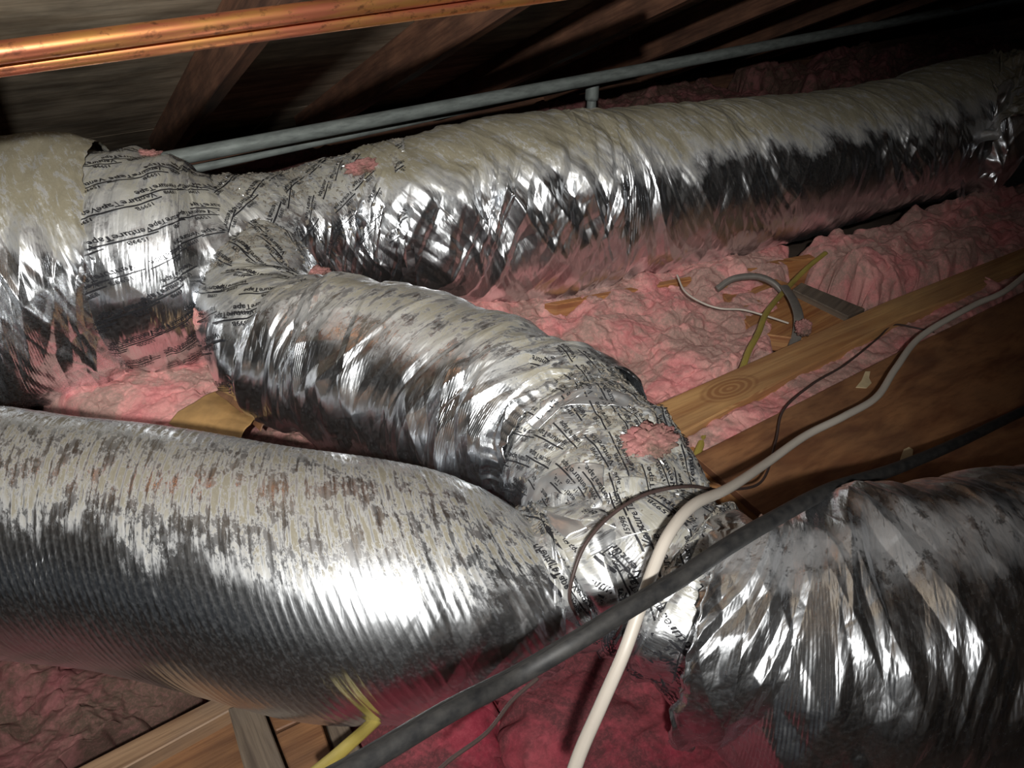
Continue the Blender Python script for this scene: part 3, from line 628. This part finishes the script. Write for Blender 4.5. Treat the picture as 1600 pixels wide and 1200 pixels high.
def strip(root, t, s0, a0, ang, ln, wd, m, seed, off=.0014):
    # a torn length of tape stuck over the sleeve
    R0 = float(np.mean(t.R)); n1, n2 = 60, 24
    x, y = np.meshgrid(np.linspace(-ln / 2, ln / 2, n1), np.linspace(-wd / 2, wd / 2, n2), indexing='ij')
    x = x + .006 * tri(y / .02, y * 0, seed) * np.abs(2 * x / ln) ** 3; y = y + .003 * tri(x / .04, x * 0, seed + 1)
    s = s0 + x * math.cos(ang) - y * math.sin(ang); th = a0 - (x * math.sin(ang) + y * math.cos(ang)) / R0
    ns, na = t.S.shape
    i = np.clip(s / t.L * (ns - 1), 0, ns - 1.001); j = np.clip((th - t.th[0]) / (t.th[-1] - t.th[0]) * (na - 1), 0, na - 1.001)
    i0 = i.astype(int); j0 = j.astype(int); fi = (i - i0)[..., None]; fj = (j - j0)[..., None]
    def g(A): return (A[i0, j0] * (1 - fi) + A[i0 + 1, j0] * fi) * (1 - fj) + (A[i0, j0 + 1] * (1 - fi) + A[i0 + 1, j0 + 1] * fi) * fj
    V = g(t.V) + g(t.N) * (off + .0012 * (1 + tri(x / .03, y / .012, seed + 2)))[..., None]
    me = grid_mesh('tape_strip', V, np.stack([x, y], -1), {'ang': np.abs(th) / PI}); o = link('tape_strip', me, m)
    me.transform(Matrix.Translation(-root.location)); o.parent = root
    md = o.modifiers.new('solid', 'SOLIDIFY'); md.thickness = .0006; md.offset = -1; return o
rs = random.Random(3)
for k in range(9):
    strip(wl, t_lt, t_lt.L * rs.uniform(.25, .85), rs.uniform(-1.0, 1.0), rs.uniform(.7, 1.9), rs.uniform(.08, .17), rs.uniform(.02, .045), [M['scrap'], M['tape_low'], M['tape']][k % 3], 200 + k)
for k in range(7):
    strip(wl, t_ll, t_ll.L * rs.uniform(.2, .7), rs.uniform(-.8, 1.4), rs.uniform(1.2, 1.9), rs.uniform(.08, .2), rs.uniform(.025, .05), [M['tape_low'], M['tape'], M['scrap']][k % 3], 220 + k)
for k in range(7):
    strip(wl, t_lr, t_lr.L * rs.uniform(.15, .75), rs.uniform(-.9, 1.4), rs.uniform(1.2, 2.3), rs.uniform(.08, .2), rs.uniform(.025, .05), [M['tape_low'], M['tape'], M['scrap']][k % 3], 240 + k)
for k in range(7):
    strip(wy, t_wye, t_wye.L * rs.uniform(.1, .9), rs.uniform(-.6, 1.2), rs.uniform(.3, 2.2), rs.uniform(.08, .2), rs.uniform(.03, .06), [M['tape_low'], M['tape']][k % 2], 260 + k)
# ------------------------------------------------------------------ loose bits
def on(t, s, th, off=0.0):
    i = min(int(s * (t.S.shape[0] - 1)), t.S.shape[0] - 1); j = int((th - t.th[0]) / (t.th[-1] - t.th[0]) * (len(t.th) - 1))
    return Vector(t.V[i, j]) + Vector(t.N[i, j]) * off, Vector(t.N[i, j])
def flakes(name, spots, m, smin, smax, label, seed):
    rnd = random.Random(seed); V = []; Fc = []
    for p, n in spots:
        s = rnd.uniform(smin, smax); u = n.orthogonal().normalized(); u.rotate(Matrix.Rotation(rnd.uniform(0, 6.28), 3, n)); v = n.cross(u)
        k = len(V); a = rnd.uniform(.25, .8)
        V += [tuple(p - u * s - v * s * a * .4), tuple(p + u * s * .2 - v * s * a + n * s * .4 * rnd.random()), tuple(p + u * s + v * s * a * .3 + n * s * .5 * rnd.random()), tuple(p - u * s * .1 + v * s * a), tuple(p + n * s * rnd.uniform(.2, .7))]
        Fc += [(k, k + 1, k + 4), (k + 1, k + 2, k + 4), (k + 2, k + 3, k + 4), (k + 3, k, k + 4), (k, k + 3, k + 2, k + 1)]
    me = bpy.data.meshes.new(name); me.from_pydata(V, [], Fc); me.update(); o = link(name, me, m); tag(o, label, 'debris', kind='stuff'); return o
rnd = random.Random(5)
def scat(t, n, s0, s1, a0, a1): return [on(t, rnd.uniform(s0, s1), rnd.gauss((a0 + a1) / 2, (a1 - a0) / 4), .0005) for _ in range(n)]
flakes('dust_grit', scat(t_wye, 1500, .1, 1, -1.3, .9) + scat(t_brs, 500, 0, .4, -1, 1), M['grit'], .002, .008, 'grey grit and dust crumbs on the upper wye', 1)
flakes('foil_flakes', scat(t_wye, 260, .1, 1, -1.0, .9) + scat(t_brs, 30, 0, .35, -1, 1), M['scrap'], .002, .006, 'bright torn foil flakes scattered on the upper wye', 2)
flakes('dust_grit', scat(t_lt, 1400, .15, .8, -1.1, .8) + scat(t_lr, 700, 0, .9, -1.4, .6) + scat(t_ll, 400, 0, .9, -1.2, .4), M['grit'], .002, .006, 'grey grit and dust crumbs on the lower wye', 3)
flakes('foil_flakes', scat(t_lt, 120, .15, .8, -1.1, .8) + scat(t_lr, 40, 0, .7, -1.2, 0), M['scrap'], .002, .007, 'bright torn foil flakes scattered on the lower wye', 4)
def tuft(p, sx, sy, sz, m, label, seed):
    rnd_ = random.Random(seed); bm = bmesh.new(); bmesh.ops.create_icosphere(bm, subdivisions=5, radius=1)
    for v in bm.verts:
        q = v.co.copy(); n = mnoise.fractal(q * 2.2 + Vector((seed, 0, 0)), .8, 2.1, 5) ; v.co = Vector((q.x * sx, q.y * sy, q.z * sz)) * (1 + .5 * n + .12 * mnoise.fractal(q * 11, .7, 2.1, 3))
    me = bpy.data.meshes.new('insulation_tuft'); bm.to_mesh(me); bm.free()
    for f in me.polygons: f.use_smooth = True
    o = link('insulation_tuft', me, m); o.location = p; tag(o, label, 'insulation'); return o
def at_px(t, x, y):
    d = t.V - CAM; k = d @ FW; px = 800 + F * (d @ RT) / k; py = 600 - F * (d @ UP) / k
    e = (px - x) ** 2 + (py - y) ** 2 + np.where(np.sum(t.N * d, axis=2) < 0, 0, 1e9)
    i, j = np.unravel_index(np.argmin(e), e.shape); return Vector(t.V[i, j])
tuft(at_px(t_lt, 1015, 690), .042, .032, .014, M['pink_dusty'], 'pink insulation tuft resting on the right shoulder of the lower wye', 3)
tuft(at_px(t_wye, 572, 262), .05, .02, .018, M['pink_dusty'], 'small pink tuft on top of the upper wye', 5)
tuft(at_px(t_brs, 492, 425), .03, .018, .010, M['pink_dusty'], 'tiny pink shred on the upper wye crotch', 8)
tuft(at_px(t_col, 228, 242), .03, .02, .010, M['pink_dusty'], 'tiny pink shred on top of the taped collar', 9)
tuft(W(1255, 512, 2.16), .02, .02, .02, M['pink_dusty'], 'loose pale fluff ball beside the pine board', 11)
tuft(W(310, 505, 1.72), .008, .008, .03, M['pink'], 'small pink tear of insulation at the side of the taped collar', 12)
print('TRIS', sum(len(o.data.polygons) * 2 for o in sc.objects if o.type == 'MESH'))
